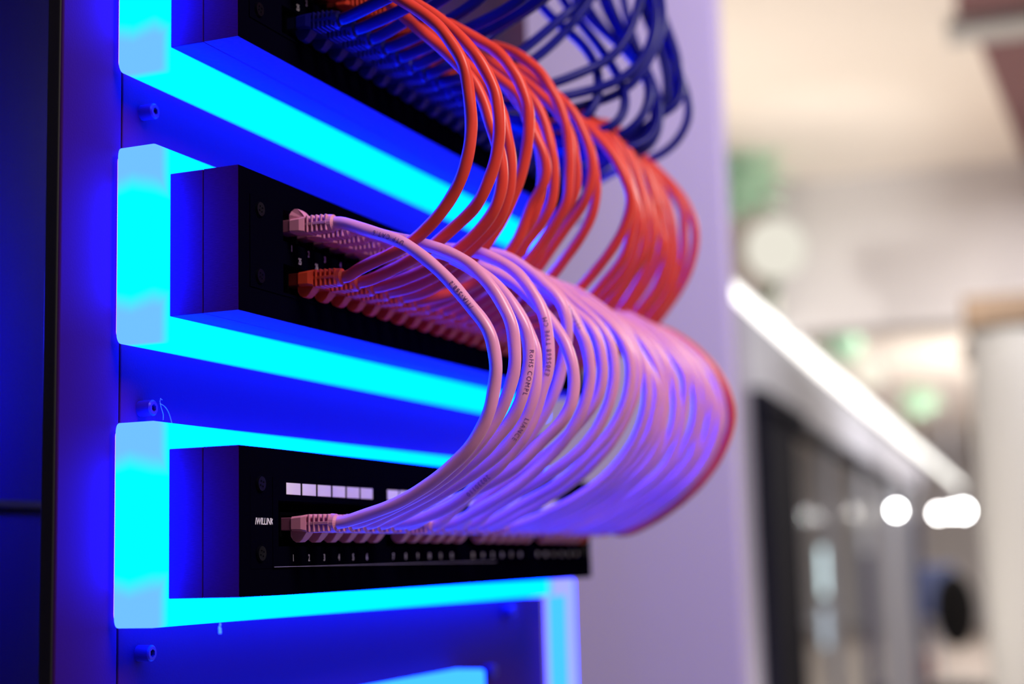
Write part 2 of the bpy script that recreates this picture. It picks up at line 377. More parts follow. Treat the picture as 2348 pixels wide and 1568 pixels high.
# ================================================================ THE RACK
# mounting plate, side post, seal, screws
t = thing('rack_frame', 'tall blue-lit painted steel rack frame behind the black boxes and light outlines', 'rack', RACK)
bm = bmesh.new(); add_box(bm, mm(-4.2, 63.5, -1300), mm(545, 66.5, 420), 0.0006)
new_obj('mounting_plate', to_mesh(bm), M['plate'], t)
bm = bmesh.new(); add_box(bm, mm(-51, 63.2, -1300), mm(-5.3, 66.5, 420), 0.0012, 3)
new_obj('side_post', to_mesh(bm), M['post'], t)
bm = bmesh.new(); add_box(bm, mm(-51.6, 64.2, -1300), mm(-47, 71.5, 420), 0.0008, 3)
new_obj('door_seal', to_mesh(bm), M['seal'], t)
# cabinet door standing behind on the left
t = thing('cabinet_door', 'dark cabinet door with a faint blue reflection at the left edge of the picture', 'cabinet door', RACK)
bm = bmesh.new(); add_box(bm, mm(-420, 260, -700), mm(620, 278, 480), 0.003)
new_obj('door_panel', to_mesh(bm), mat('dark_glossy_panel', (0.02, 0.012, 0.10), 0.22, 0.0, 0.5), t)
box_obj('door_trim', (-420, 256, -150), (620, 260.2, -146), M['seal'], t)
# hex socket screws
def socket_screw(x, z, label, r=5.0, h=8.0):
    t = thing('socket_screw', label, 'screw', RACK + mm(x, 63.5, z), 'socket head screws of the mounting plate')
    bm = bmesh.new()
    n = 32; prof = [(r, 0), (r, -h+0.7), (r-0.7, -h), (r*0.56, -h)]
    rings = []
    for (rr, y) in prof:
        rings.append([bm.verts.new(mm(rr*math.cos(2*PI*k/n), y, rr*math.sin(2*PI*k/n))) for k in range(n)])
    hexr = []
    for y in (-h, -h+4.0):
        ring = []
        for k in range(n):
            a = 2*PI*k/n; aa = (a + PI/6) % (PI/3) - PI/6
            rr = r*0.50*math.cos(PI/6)/math.cos(aa)
            ring.append(bm.verts.new(mm(rr*math.cos(a), y, rr*math.sin(a))))
        hexr.append(ring)
    rings += hexr
    for a, b in zip(rings, rings[1:]):
        for k in range(n): bm.faces.new((a[k], a[(k+1) % n], b[(k+1) % n], b[k]))
    new_obj('screw_head', to_mesh(bm), M['steel'], t)
    bm = bmesh.new(); add_cyl(bm, mm(0, -h+3.6, 0), (0, 1, 0), r*0.5/1000, 0.0005, 24)
    new_obj('hex_socket', to_mesh(bm), M['seal'], t)
    return t
socket_screw(12, 37, 'hex socket screw on the plate between the top box and the middle box', 3.9)
socket_screw(12, -112.3, 'hex socket screw with a thread of lint on it, between the lower two boxes', 3.9)
socket_screw(12, -230, 'hex socket screw below the lowest lit box at the left', 3.9)
socket_screw(466, -227.5, 'blurred hex socket screw below the lowest box near the right light column', 3.9)
socket_screw(428, -268.5, 'blurred bright blue screw at the right end of the lowest light outline', 4.6)
# lint on the middle screw
bm = bmesh.new()
add_tube(bm, spline([mm(16, 55, -110), mm(20, 55.5, -110.5), mm(25, 57, -112), mm(30, 59, -114), mm(35, 61, -118), mm(39, 62.5, -121)], 0.002), 0.00009, 5)
add_tube(bm, spline([mm(18, 55, -108), mm(15, 54.5, -107), mm(17, 55, -112), mm(22, 57, -114.5), mm(26, 60, -117)], 0.002), 0.00009, 5)
tag(new_obj('lint_thread', to_mesh(bm), M['card'], loc=RACK), 'thin pale thread of lint hanging from the screw between the lower two boxes', 'lint')
bm = bmesh.new()  # small pale specks on the plate
for k in range(7): add_ell(bm, mm(82.5+random.uniform(-1.3, 1.3), 63.3, -221.5+random.uniform(-2.5, 2.5)), mm(0.8, 0.4, 1.1), 8, 6)
tag(new_obj('pale_specks', to_mesh(bm, smooth=True), M['card'], loc=RACK), 'tiny cluster of pale specks under the lowest light outline', 'glue')

# ---------------------------------------------------------------- LED light outlines
def ring_mesh(xl, xr, zt, zb, wd, y0=D, y1=60.0, top=True):
    """rounded rectangular outline of solid diffuser, one closed mesh"""
    bm = bmesh.new()
    def loop(x0, x1, z0, z1, y, r, n=5):
        vs = []
        for cx, cz, a0 in ((x1-r, z1-r, 0), (x0+r, z1-r, PI/2), (x0+r, z0+r, PI), (x1-r, z0+r, 1.5*PI)):
            for k in range(n):
                a = a0 + PI/2*k/(n-1); vs.append(bm.verts.new(mm(cx + r*math.cos(a), y, cz + r*math.sin(a))))
        return vs
    b = 1.6
    prof = [(b, y0, 3.0, 0), (0.45, y0+0.5, 3.0, 1), (0, y0+b, 3.0, 1), (0, y1-b*0.6, 3.0, 0), (b*0.6, y1, 3.0, 1)]
    outer = [loop(xl+i, xr-i, zb+i, zt-i, y, r) for i, y, r, m_ in prof]
    inner = [loop(xl+wd-i, xr-wd+i, zb+wd-i, zt-wd+i, y, 3.0) for i, y, r, m_ in prof]
    n = len(outer[0])
    for S in (outer, inner):
        for j in range(len(prof)-1):
            for k in range(n):
                f = bm.faces.new((S[j][k], S[j][(k+1) % n], S[j+1][(k+1) % n], S[j+1][k]))
    for k in range(n):
        bm.faces.new((outer[0][k], outer[0][(k+1) % n], inner[0][(k+1) % n], inner[0][k]))
        bm.faces.new((outer[-1][k], outer[-1][(k+1) % n], inner[-1][(k+1) % n], inner[-1][k]))
    return to_mesh(bm, 'ring')
GL, GR = -13.3, 506.0
def light_outline(i, label, wd=17.0):
    t = thing('light_outline', label, 'LED light', RACK + mm(0, 0, -PITCH*i), 'glowing outlines around the boxes')
    new_obj('diffuser', ring_mesh(GL, GR, 12.8, -H-13.0, wd), M['led'], t)
    new_obj('added_tint_ring', ring_mesh(GL+3, GR-3, 9.8, -H-10, wd-6, 60.2, 62.4), M['added_tint'], t)  # hidden violet ring, added to tint the plate beside the bars
    new_obj('mounting_strip', ring_mesh(GL+5, GR-5, 7.8, -H-8, wd-10, 62.4, 63.5), M['seal'], t)
    return t
light_outline(-1, 'glowing cyan light outline behind the topmost black box')
light_outline(0, 'glowing cyan light outline around the middle black box')
light_outline(1, 'glowing cyan light outline around the lowest black box')
# lower outline, only its top right end in view
t = thing('light_outline', 'blurred glowing light outline at the bottom edge, its rounded end showing', 'LED light', RACK + mm(0, 0, -PITCH*2 + 4.6))
bm_me = ring_mesh(GL, 371.0, 0.4, -H-21, 17)
new_obj('diffuser', bm_me, M['led_pale'], t)
# right hand column descending beside the plate
t = thing('light_column', 'glowing pale blue light column going down at the right of the lowest box', 'LED light', RACK)
def column_mesh():
    bm = bmesh.new()
    add_box(bm, mm(546, 40, -1100), mm(558, 63.4, -203.5), 0.0045, 4, 1)
    return to_mesh(bm)
new_obj('diffuser', column_mesh(), [M['led_pale'], M['led_edge']], t)
bm = bmesh.new(); add_box(bm, mm(500, 40, -218.5), mm(550, 62, -203.5), 0.004, 4)
new_obj('top_arm', to_mesh(bm), M['led_edge'], t)

# ---------------------------------------------------------------- boxes and patch panels
def frame_boxes(bm, x0, x1, z0, z1, ox0, ox1, oz0, oz1, y0, y1, bev=0.0):
    """plate x0..x1, z0..z1 with an opening"""
    add_box(bm, mm(x0, y0, oz1), mm(x1, y1, z1), bev); add_box(bm, mm(x0, y0, z0), mm(x1, y1, oz0), bev)
    add_box(bm, mm(x0, y0, oz0), mm(ox0, y1, oz1), bev); add_box(bm, mm(ox1, y0, oz0), mm(x1, y1, oz1), bev)
def housing(i, label, op):
    t = thing('equipment_box', label, 'rack box', RACK + mm(0, 0, -PITCH*i), 'black boxes of the rack')
    bm = bmesh.new(); frame_boxes(bm, 0, W, -H, 0, op[0], op[1], op[2], op[3], 0, 19.2)
    new_obj('front_shell', to_mesh(bm), [M['shell']], t)
    bm = bmesh.new(); add_box(bm, mm(0, 19.6, -H), mm(W, D-0.15, 0), 0.0004)
    new_obj('rear_shell', to_mesh(bm), M['shell'], t)
    bm = bmesh.new(); add_box(bm, mm(0.1, -0.35, -H+0.1), mm(W-0.1, -0.02, op[2]-0.3)); add_box(bm, mm(0.1, -0.35, op[3]+0.3), mm(W-0.1, -0.02, -0.1))
    add_box(bm, mm(0.1, -0.35, op[2]-0.3), mm(op[0]-0.2, -0.02, op[3]+0.3)); add_box(bm, mm(op[1]+0.2, -0.35, op[2]-0.3), mm(W-0.6, -0.02, op[3]+0.3))
    new_obj('front_face', to_mesh(bm), M['panel'], t)
    return t
def port_mesh():
    bm = bmesh.new()
    frame_boxes(bm, -7.0, 7.0, -6.0, 6.0, -5.9, 5.9, -4.4, 4.4, 2.2, 9)
    add_box(bm, mm(-7, 8.8, -6), mm(7, 9.6, 6))
    for k in range(8): add_box(bm, mm(-4.0+k*1.08, 5, 3.0), mm(-3.6+k*1.08, 8.8, 4.3))
    return to_mesh(bm)
PORT = port_mesh(); PORT.materials.append(M['panel_in'])
def rack_screw_mesh():
    bm = bmesh.new()
    add_cyl(bm, mm(0, 0, 0), (0, -1, 0), 0.0038, 0.0012, 28, 0.0034)
    for k in range(4):
        a = k*PI/2 + 0.5
        add_box(bm, mm(1.5*math.cos(a)-0.35, -1.6, 1.5*math.sin(a)-0.35), mm(1.5*math.cos(a)+0.35, -1.1, 1.5*math.sin(a)+0.35), 0.0001)
    return to_mesh(bm)
RSCREW = rack_screw_mesh(); RSCREW.materials.append(M['screw'])
up = lambda k: 48.2 + 17*(k-1)
lo = lambda k: 56.3 + 17*(k-25)
pp = lambda k: 47.7 + 15.45*(k-1) + 15.87*((k-1)//6)
def screws(t, zs):
    for x in (17.5, W-17.5):
        for z in zs: new_obj('panel_screw', RSCREW, None, t, mm(x, -0.9, z))
def panel48(i, label):
    t = thing('patch_bay', label, 'patch panel', RACK + mm(0, 0, -PITCH*i), 'two row patch panels')
    bm = bmesh.new()
    add_box(bm, mm(9.4, -0.9, -57.5), mm(W-9.4, -0.4, -56.0)); add_box(bm, mm(9.4, -0.9, -14), mm(W-9.4, -0.4, -12.5))
    add_box(bm, mm(9.4, -0.9, -56), mm(40, 1.5, -14)); add_box(bm, mm(456, -0.9, -56), mm(W-9.4, 1.5, -14))
    add_box(bm, mm(40, -0.9, -41.5), mm(456, 1.5, -30))
    new_obj('faceplate', to_mesh(bm), M['panel'], t)
    bm = bmesh.new(); add_box(bm, mm(40, 9.7, -56), mm(456, 10.5, -14))
    new_obj('back_wall', to_mesh(bm), M['panel_in'], t)
    for k in range(24):
        new_obj('port', PORT, None, t, mm(up(k+1), 0, -22)); o = new_obj('port', PORT, None, t, mm(lo(k+25), 0, -49.0))
    bm = bmesh.new()
    for k in range(1, 25):
        add_flat_text(bm, str(k), up(k)/1000, -0.00106, -0.0327, 0.0046); add_flat_text(bm, str(k+24), lo(k+24)/1000, -0.00106, -0.0380, 0.0046)
    new_obj('port_numbers', to_mesh(bm), M['ink'], t)
    screws(t, (-18.5, -51.5))
    return t
housing(-1, 'topmost black box with rows of blue plugs, cut off by the top of the picture', (30, 464, -57, -13))
panel48(-1, 'black patch panel with dark blue plugs in the topmost box')
housing(0, 'middle black box holding the pink and red plugs', (30, 464, -57, -13))
panel48(0, 'black patch panel with pink plugs above and red plugs below in the middle box')
housing(1, 'lowest black box with white label squares across its front', (30, 464, -190, -149) and (30, 464, -56, -15))
# 24 port panel of the lowest box
t = thing('patch_bay', 'black single row patch panel with white label squares and pink plugs in the lowest box', 'patch panel', RACK + mm(0, 0, -PITCH))
dz = PITCH
bm = bmesh.new()
add_box(bm, mm(9.4, -0.6, -191.5+dz), mm(29, 0, -147.6+dz), 0.0002); new_obj('mounting_ear', to_mesh(bm), M['panel'], t)
bm = bmesh.new(); add_box(bm, mm(463, -0.6, -191.5+dz), mm(473, 0, -147.6+dz), 0.0002); new_obj('mounting_ear', to_mesh(bm), M['panel'], t)
bm = bmesh.new()
frame_boxes(bm, 29, 463, -190.8+dz, -147.8+dz, 34, 460, -181+dz, -159+dz, -0.9, 2.5)
add_box(bm, mm(29, -1.3, -191+dz), mm(463, -0.9, -190.5+dz))
new_obj('faceplate', to_mesh(bm), M['panel'], t)
bm = bmesh.new(); add_box(bm, mm(29, -1.45, -190.95+dz), mm(300, -1.3, -190.6+dz))  # pale strip painting the highlight along the panel's lower edge
new_obj('lip_highlight', to_mesh(bm), mat('lip_highlight_tone', (0.25, 0.22, 0.5), 0.25, 0.7), t)
bm = bmesh.new(); add_box(bm, mm(30, 9.7, -181+dz), mm(464, 10.4, -159+dz)); new_obj('back_wall', to_mesh(bm), M['panel_in'], t)
for g in range(3):
    bm = bmesh.new(); add_box(bm, mm(pp(6*g+6)+8.5, -0.9, -181+dz), mm(pp(6*g+7)-8.5, 2.5, -159+dz)); new_obj('divider', to_mesh(bm), M['panel'], t)
cm = None
for k in range(1, 25):
    x = 41.2 + 15.45*(k-1) + 15.87*((k-1)//6)
    if cm is None:
        bm = bmesh.new(); add_box(bm, mm(0, -1.25, -2.85), mm(13.6, -0.9, 2.85), 0.0001); cm = to_mesh(bm); cm.materials.append(M['card'])
    new_obj('label_card', cm, None, t, mm(x, 0, -153.0+dz))
    new_obj('port', PORT, None, t, mm(pp(k), 0, -170.3+dz))
bm = bmesh.new()
for k in range(1, 25): add_flat_text(bm, str(k), pp(k)/1000, -0.00106, (-186.8+dz)/1000, 0.0048)
new_obj('port_numbers', to_mesh(bm), M['ink'], t)
bm = bmesh.new(); add_flat_text(bm, 'IWILLINK', 0.0213, -0.00075, (-169.3+dz)/1000, 0.0046, 0.86, 0.2, 0.98)
new_obj('brand_lettering', to_mesh(bm), M['ink'], t)
screws(t, (-151.5+dz, -184.3+dz))

# ---------------------------------------------------------------- plugs
def boot_mesh():
    """strain relief boot, jack face at y=0, cable leaves towards -y, latch hood on +z"""
    bm = bmesh.new()
    # body: hexagonal tapering block
    secs = [(-3.2, 5.9, -3.6, 3.4), (-8.5, 5.9, -4.0, 3.6), (-11.0, 5.0, -4.4, 4.2)]
    rings = []
    for y, hw, zb, zt in secs:
        c = 1.0
        rings.append([bm.verts.new(mm(x, y, z)) for x, z in ((-hw+c, zb), (hw-c, zb), (hw, zb+c), (hw, zt-c), (hw-c, zt), (-hw+c, zt), (-hw, zt-c), (-hw, zb+c))])
    for a, b in zip(rings, rings[1:]):
        for k in range(8): bm.faces.new((a[k], a[(k+1) % 8], b[(k+1) % 8], b[k]))
    bm.faces.new(rings[0]); bm.faces.new(rings[-1])
    add_cyl(bm, mm(0, -10.8, 0), (0, -1, 0), 0.0027, 0.0135, 16)            # core
    for k in range(5):                                                   # ribs
        y = -12.4 - k*2.55; hw = 4.9 - k*0.12; hz = 4.5 - 0.06*k
        b0 = len(bm.verts); add_box(bm, mm(-hw, y-0.68, -hz), mm(hw, y+0.68, hz), 0.0006, 2)
    add_box(bm, mm(-4.7, -23, -0.75), mm(4.7, -11, 0.75), 0.0002)          # side spines
    add_cyl(bm, mm(0, -22.6, 0), (0, -1, 0), 0.0046, 0.0026, 20, 0.0043)   # collar
    add_cyl(bm, mm(0, -25.0, 0), (0, -1, 0), 0.0042, 0.0012, 20, 0.0031)
    # latch hood
    prof = [(-1.6, 3.3), (-1.7, 6.0), (-2.6, 7.9), (-4.2, 8.9), (-6.0, 8.8), (-7.8, 7.6), (-9.4, 5.6), (-10.6, 3.9), (-10.6, 3.3)]
    L = [bm.verts.new(mm(-3.4 + (0.7 if z > 6.5 else 0), y, z)) for y, z in prof]; Rr = [bm.verts.new(mm(3.4 - (0.7 if z > 6.5 else 0), y, z)) for y, z in prof]
    n = len(prof)
    bm.faces.new(L); bm.faces.new(Rr[::-1])
    for k in range(n): bm.faces.new((L[k], Rr[k], Rr[(k+1) % n], L[(k+1) % n]))
    return to_mesh(bm)
def connector_mesh():
    bm = bmesh.new(); add_box(bm, mm(-5.6, -3.4, -3.2), mm(5.6, 6.0, 3.0), 0.0003)
    for k in range(8): add_box(bm, mm(-3.9+k*1.05, -1.5, -3.3), mm(-3.3+k*1.05, 5.9, -3.1))
    return to_mesh(bm)
BOOT = {}
for c in ('pink', 'red', 'blue'):
    me = boot_mesh(); me.materials.append(M[c+'_boot']); BOOT[c] = me
CONN = {}
for c in ('pink', 'red', 'blue'):
    me = connector_mesh(); me.materials.append(M['clear_'+c]); CONN[c] = me
def plug(parent, c, p, flip):
    o = new_obj('plug_boot', BOOT[c], None, parent, p - parent.location)
    if flip: o.rotation_euler = (0, PI, 0)
    new_obj('plug_connector', CONN[c], None, o)
CAM_SIDE = (-0.88, -0.40, -0.15)
def cord(c, label, group, p0, pts, p1, flip0, flip1, step=0.0025, seg=14, texts=(), tail=None, ripple=0.02, r=0.00312):
    """patch cord: p0/p1 are jack face points (mm in rack space)"""
    a = RACK + mm(*p0)
    t = thing('network_cable', label, 'network cable', a, group)
    path = [mm(p0[0], p0[1]-24, p0[2]), mm(p0[0], p0[1]-29, p0[2]+0.0)]
    path += [mm(*p) for p in pts if p[1] < -33]
    if p1: path += [mm(p1[0], p1[1]-29, p1[2]), mm(p1[0], p1[1]-24, p1[2])]
    elif tail: path += [mm(*p) for p in tail]
    path = spline(path, step)
    off = mm(*p0); path = [q - off for q in path]
    bm = bmesh.new(); add_tube(bm, path, r, seg, ripple)
    j = new_obj('cable_jacket', to_mesh(bm, smooth=True), M[c], t)
    for (s, txt, fl, face) in texts:
        bm = bmesh.new(); add_tube_text(bm, path, s, txt, r, face or CAM_SIDE, flip=fl)
        new_obj('printed_lettering', to_mesh(bm), M['dark_ink'], j)
    plug(t, c, a, flip0)
    if p1: plug(t, c, RACK + mm(*p1), flip1)
    return t
def parse(s): return [tuple(float(v) for v in q.split(',')) for q in s.split()]
def mid(d, k):
    """neighbouring cords give the lie of one hidden between them"""
    ks = sorted(d); a = max([q for q in ks if q < k] or [ks[0]]); b = min([q for q in ks if q > k] or [ks[-1]])
    A, B = d[a], d[b]; out = []
    for i in range(12):
        f = i/11
        def at(P):
            x = f*(len(P)-1); j = min(int(x), len(P)-2); g = x-j
            return [P[j][m_]*(1-g)+P[j+1][m_]*g for m_ in range(3)]
        pa, pb = at(A), at(B); g = (k-a)/max(1, b-a)
        if k == 30: g = 0.93
        q = [pa[m_]*(1-g)+pb[m_]*g for m_ in range(3)]
        wob = math.sin(PI*f)
        q[1] += wob*random.uniform(-3.5, 3.5) ; q[2] += wob*random.uniform(-3, 3)
        out.append(tuple(q))
    return out
PK = {k: parse(v) for k, v in PINK.items()}
RD = {k: parse(v) for k, v in RED.items()}
BL = {k: parse(v) for k, v in BLUE.items()}
PINK_TXT = {
    1: [(35, 'UTP CAT.6', True, None), (85, '/TIA-568.2', True, None)],
    3: [(132, 'RoHS COMPL', False, (-0.75, -0.75, 0))],
    4: [(156, 'LIANCE', False, (-0.7, -0.7, 0))],
    5: [(121, 'E305668 TYPE CM', True, None), (203, '20230110', False, None)],
    8: [(90, 'VERIFIED 24AWG', True, None)],
}
for k in range(1, 25):
    pts = PK[k] if k in PK else mid(PK, k)
    c = 'red' if k == 24 else 'pink'
    lab = ('red network cable forming the outermost far loop beyond the pink ones' if k == 24 else
           'pink network cable looping from port %d of the lowest panel up to the middle panel' % k)
    cord(c, lab, 'pink network cables of the lowest panel' if k < 24 else None, (up(k), 0, -22), pts, (pp(k), 0, -170.3), False, True,
         0.0022 if k < 9 else 0.004, 16 if k < 9 else 10, PINK_TXT.get(k, ()))
for k in range(25, 49):
    pts = RD[k] if k in RD else mid(RD, k)
    lab = 'red network cable arching from port %d of the middle panel up to the top panel' % k
    cord('red', lab, 'red network cables of the middle panel', (lo(k), 0, -48), pts, (up(k-24), 0, 112), True, False,
         0.0022 if k < 37 else 0.004, 16 if k < 37 else 10, [(52, 'ETL VERIFIED UTP', False, None)] if k == 31 else ())
for k in range(25, 49):
    pts = BL[k]; L_ = pts[-1]; K_ = pts[-2]; dy, dzz = L_[1]-K_[1], L_[2]-K_[2]
    tail = [(L_[0], L_[1]+dy*0.8, L_[2]+dzz+6), (L_[0]-5, L_[1]+dy*0.6+12, L_[2]+dzz+45), (L_[0]-10, -10, 330), (L_[0]-10, 20, 400)]
    cord('blue', 'dark blue network cable rising from lower port %d of the topmost panel' % k, 'blue network cables of the topmost panel', (lo(k), 0, 86), pts, None, True, False,
         0.004, 10, tail=tail, ripple=0.01)

# ================================================================ THE HALL BEHIND
def slab(name, a0, a1, b0, b1, h0, h1, m, parent=None, bev=0.0, kind=None):
    """box in the room frame"""
    bm = bmesh.new(); add_box(bm, (a0, -b1, h0), (a1, -b0, h1), bev)
    o = new_obj(name, to_mesh(bm, name), m, parent)
    if not parent:
        o.location = (CX, CY, CZ); o.rotation_euler = (0, 0, ANG)
    if kind: o['kind'] = kind
    return o
def room_thing(name, label, cat, a, b, h, group=None):
    o = thing(name, label, cat, bg(a, b, h), group); o.rotation_euler = (0, 0, ANG); return o
HM = dict(
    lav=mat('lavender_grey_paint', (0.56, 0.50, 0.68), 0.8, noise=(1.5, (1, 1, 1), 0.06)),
    ceil=mat('cream_ceiling', (0.86, 0.80, 0.74), 0.9, noise=(0.6, (1, 1, 1), 0.04)),
    grey=mat('pale_grey_paint', (0.66, 0.64, 0.65), 0.8, noise=(0.8, (1, 1, 1), 0.05)),
    grey2=mat('cool_grey_paint', (0.34, 0.35, 0.42), 0.7, noise=(0.8, (1, 1, 1), 0.05)),
    lav2=mat('darkened_partition_paint', (0.21, 0.20, 0.28), 0.8),  # partition paint darkened in colour to offset lamp light on its end
    floor=mat('beige_floor', (0.42, 0.36, 0.32), 0.4, noise=(2, (1, 1, 1), 0.2)),
    dark=mat('black_door_frame', (0.004, 0.004, 0.012), 0.9, 0.0, 0.05),
    mauve=mat('mauve_panel', (0.17, 0.075, 0.085), 0.6, noise=(2, (1, 1, 1), 0.15)),
    brown=mat('brown_wood', (0.22, 0.15, 0.10), 0.6, noise=(6, (1, 6, 1), 0.4)),
    white=mat('white_column_paint', (0.44, 0.44, 0.44), 0.6, noise=(1, (1, 1, 1), 0.04)),
    leaf=mat('pale_green_leaf', (0.72, 0.98, 0.80), 0.5),
    metal=mat('silver_profile', (0.50, 0.52, 0.60), 0.4, 0.3),
    navy=mat('navy_fabric', (0.03, 0.04, 0.12), 0.7),
    black=mat('black_fabric', (0.004, 0.004, 0.006), 0.8),
    skin=mat('orange_brown_fabric', (0.35, 0.12, 0.05), 0.7),
    glass=mat('partition_glass', (0.93, 0.95, 0.96), 0.02, 0.0, 0.5, trans=1.0),
)
g_ = HM['glass'].node_tree; g_.nodes.remove(g_.nodes['Principled BSDF'])
tr_ = g_.nodes.new('ShaderNodeBsdfTransparent'); tr_.inputs[0].default_value = (0.92, 0.94, 0.95, 1)
gl_ = g_.nodes.new('ShaderNodeBsdfGlossy'); gl_.inputs['Roughness'].default_value = 0.03
mx_ = g_.nodes.new('ShaderNodeMixShader'); mx_.inputs[0].default_value = 0.02
g_.links.new(tr_.outputs[0], mx_.inputs[1]); g_.links.new(gl_.outputs[0], mx_.inputs[2]); g_.links.new(mx_.outputs[0], g_.nodes['Material Output'].inputs[0])
# floor, ceiling
slab('floor', -3, 31, -12, 8, -1.42, -1.359, HM['floor'], kind='structure')
slab('ceiling', -3, 31, -12, 8, 1.90, 1.98, HM['ceil'], kind='structure')
# the wall the rack stands against, its end showing to the right of the cables
bm = bmesh.new(); add_box(bm, (1.80, 0.222, 0.0), (1.84, 3.0, CZ+1.9), 0.004)
tag(new_obj('wall_rack', to_mesh(bm), HM['lav']), kind='structure')
# far wall and fascia
slab('wall_back', 30, 30.2, -12, 8, -1.36, 1.9, HM['grey'], kind='structure')
slab('wall_right', -3, 30, 6.0, 6.2, -1.36, 1.9, HM['grey'], kind='structure')
slab('trim_1', 8.0, 8.25, -1.05, 6, 1.12, 1.9, HM['grey'], kind='structure')
# partition along the corridor: solid end, upper band, glazing, floor track
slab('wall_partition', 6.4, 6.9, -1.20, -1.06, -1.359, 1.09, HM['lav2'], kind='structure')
slab('trim_2', 6.9, 20.9, -1.18, -1.06, 0.74, 1.09, HM['grey2'], kind='structure')
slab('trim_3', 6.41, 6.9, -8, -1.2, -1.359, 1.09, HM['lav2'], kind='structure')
t = room_thing('door', 'black door with its frame under the grey band of the partition, right of the cables', 'door', 6.92, -1.05, -1.359)
slab('door_leaf', 0.0, 1.5, -0.07, 0.0, 0.0, 2.06, HM['dark'], t, 0.004)
slab('door_frame', 0.0, 0.10, -0.09, 0.05, 0.0, 2.09, HM['dark'], t, 0.004)
slab('door_header', 0.1, 1.58, -0.09, 0.05, 2.03, 2.095, HM['dark'], t, 0.004)
bm = bmesh.new(); add_cyl(bm, (1.2, -0.03, 1.02), (0, -1, 0), 0.012, 0.06, 12); add_box(bm, (1.08, -0.10, 1.01), (1.21, -0.085, 1.03), 0.003)
new_obj('door_handle', to_mesh(bm), HM['metal'], t)
t = room_thing('glass_partition', 'clear glazed partition receding behind the black door under the grey band', 'glass wall', 8.52, -1.1, -1.359)
slab('glass_pane', 0.0, 12.4, -0.02, -0.008, 0.05, 2.05, HM['glass'], t)
for k in range(5): slab('mullion', 1.8+k*2.4, 1.86+k*2.4, -0.05, 0.02, 0.0, 2.09, HM['metal'], t)
slab('bottom_track', 0, 12.4, -0.05, 0.02, 0.0, 0.05, HM['dark'], t)
slab('top_track', 0, 12.4, -0.06, 0.03, 2.03, 2.09, HM['dark'], t)
# linear LED lamp on the partition edge
t = room_thing('linear_lamp', 'long bright white linear lamp running diagonally into the distance', 'lamp', 6.4, -1.08, 1.112)
slab('lamp_tube', 0.0, 23.0, -0.026, 0.026, -0.018, 0.03, emit('white_lamp', (1.0, 0.97, 0.90), 3.4), t, 0.004)
slab('lamp_housing', -0.02, 23.1, -0.03, 0.03, 0.031, 0.05, HM['metal'], t)
t.rotation_euler = (0, 0, ANG - 0.0125)
# mauve ceiling hatch with pale frame
t = room_thing('ceiling_hatch', 'mauve ceiling panel with a white edge in the upper right corner', 'ceiling panel', 6.0, 0.0, 1.88)
bm = bmesh.new()
vs = [Vector(v) for v in ((-0.12, 0.0, 0), (-0.12, -0.9, 0), (1.95, -0.9, 0), (1.95, -0.19, 0))]
lo_ = [bm.verts.new(v) for v in vs]; hi_ = [bm.verts.new(v + Vector((0, 0, 0.018))) for v in vs]
bm.faces.new(lo_); bm.faces.new(hi_)
for k in range(4): bm.faces.new((lo_[k], lo_[(k+1) % 4], hi_[(k+1) % 4], hi_[k]))
new_obj('panel_board', to_mesh(bm), HM['mauve'], t)
slab('panel_edge', -0.33, -0.13, -0.1, 0.9, -0.03, 0.0, HM['white'], t, 0.003)
t = room_thing('ceiling_hatch', 'thin strip of a second mauve ceiling panel at the very top edge of the picture', 'ceiling panel', 5.0, 0.0, 1.88)
slab('panel_board', -0.3, 0.62, -0.06, 0.9, 0.0, 0.018, HM['mauve'], t, 0.003)
# white column with brown ledge
t = room_thing('column', 'round white column at the right edge of the picture', 'column', 7.0, 0.105, -1.359)
bm = bmesh.new(); add_cyl(bm, (0, 0, 0), (0, 0, 1), 0.225, 2.27, 48)
new_obj('shaft', to_mesh(bm, smooth=False), HM['white'], t)
bm = bmesh.new(); add_cyl(bm, (0, 0, 0), (0, 0, 1), 0.25, 0.12, 48); new_obj('base', to_mesh(bm), HM['white'], t)
t = room_thing('wooden_ledge', 'brown wooden ledge above the white column', 'ledge', 7.0, 0.0, 0.93)
slab('ledge_board', -0.25, 0.9, -0.13, 1.6, 0.0, 0.115, HM['brown'], t, 0.01)
slab('ledge_bracket', 0.3, 0.5, -0.16, -0.02, -0.09, 0.0, HM['brown'], t, 0.01)
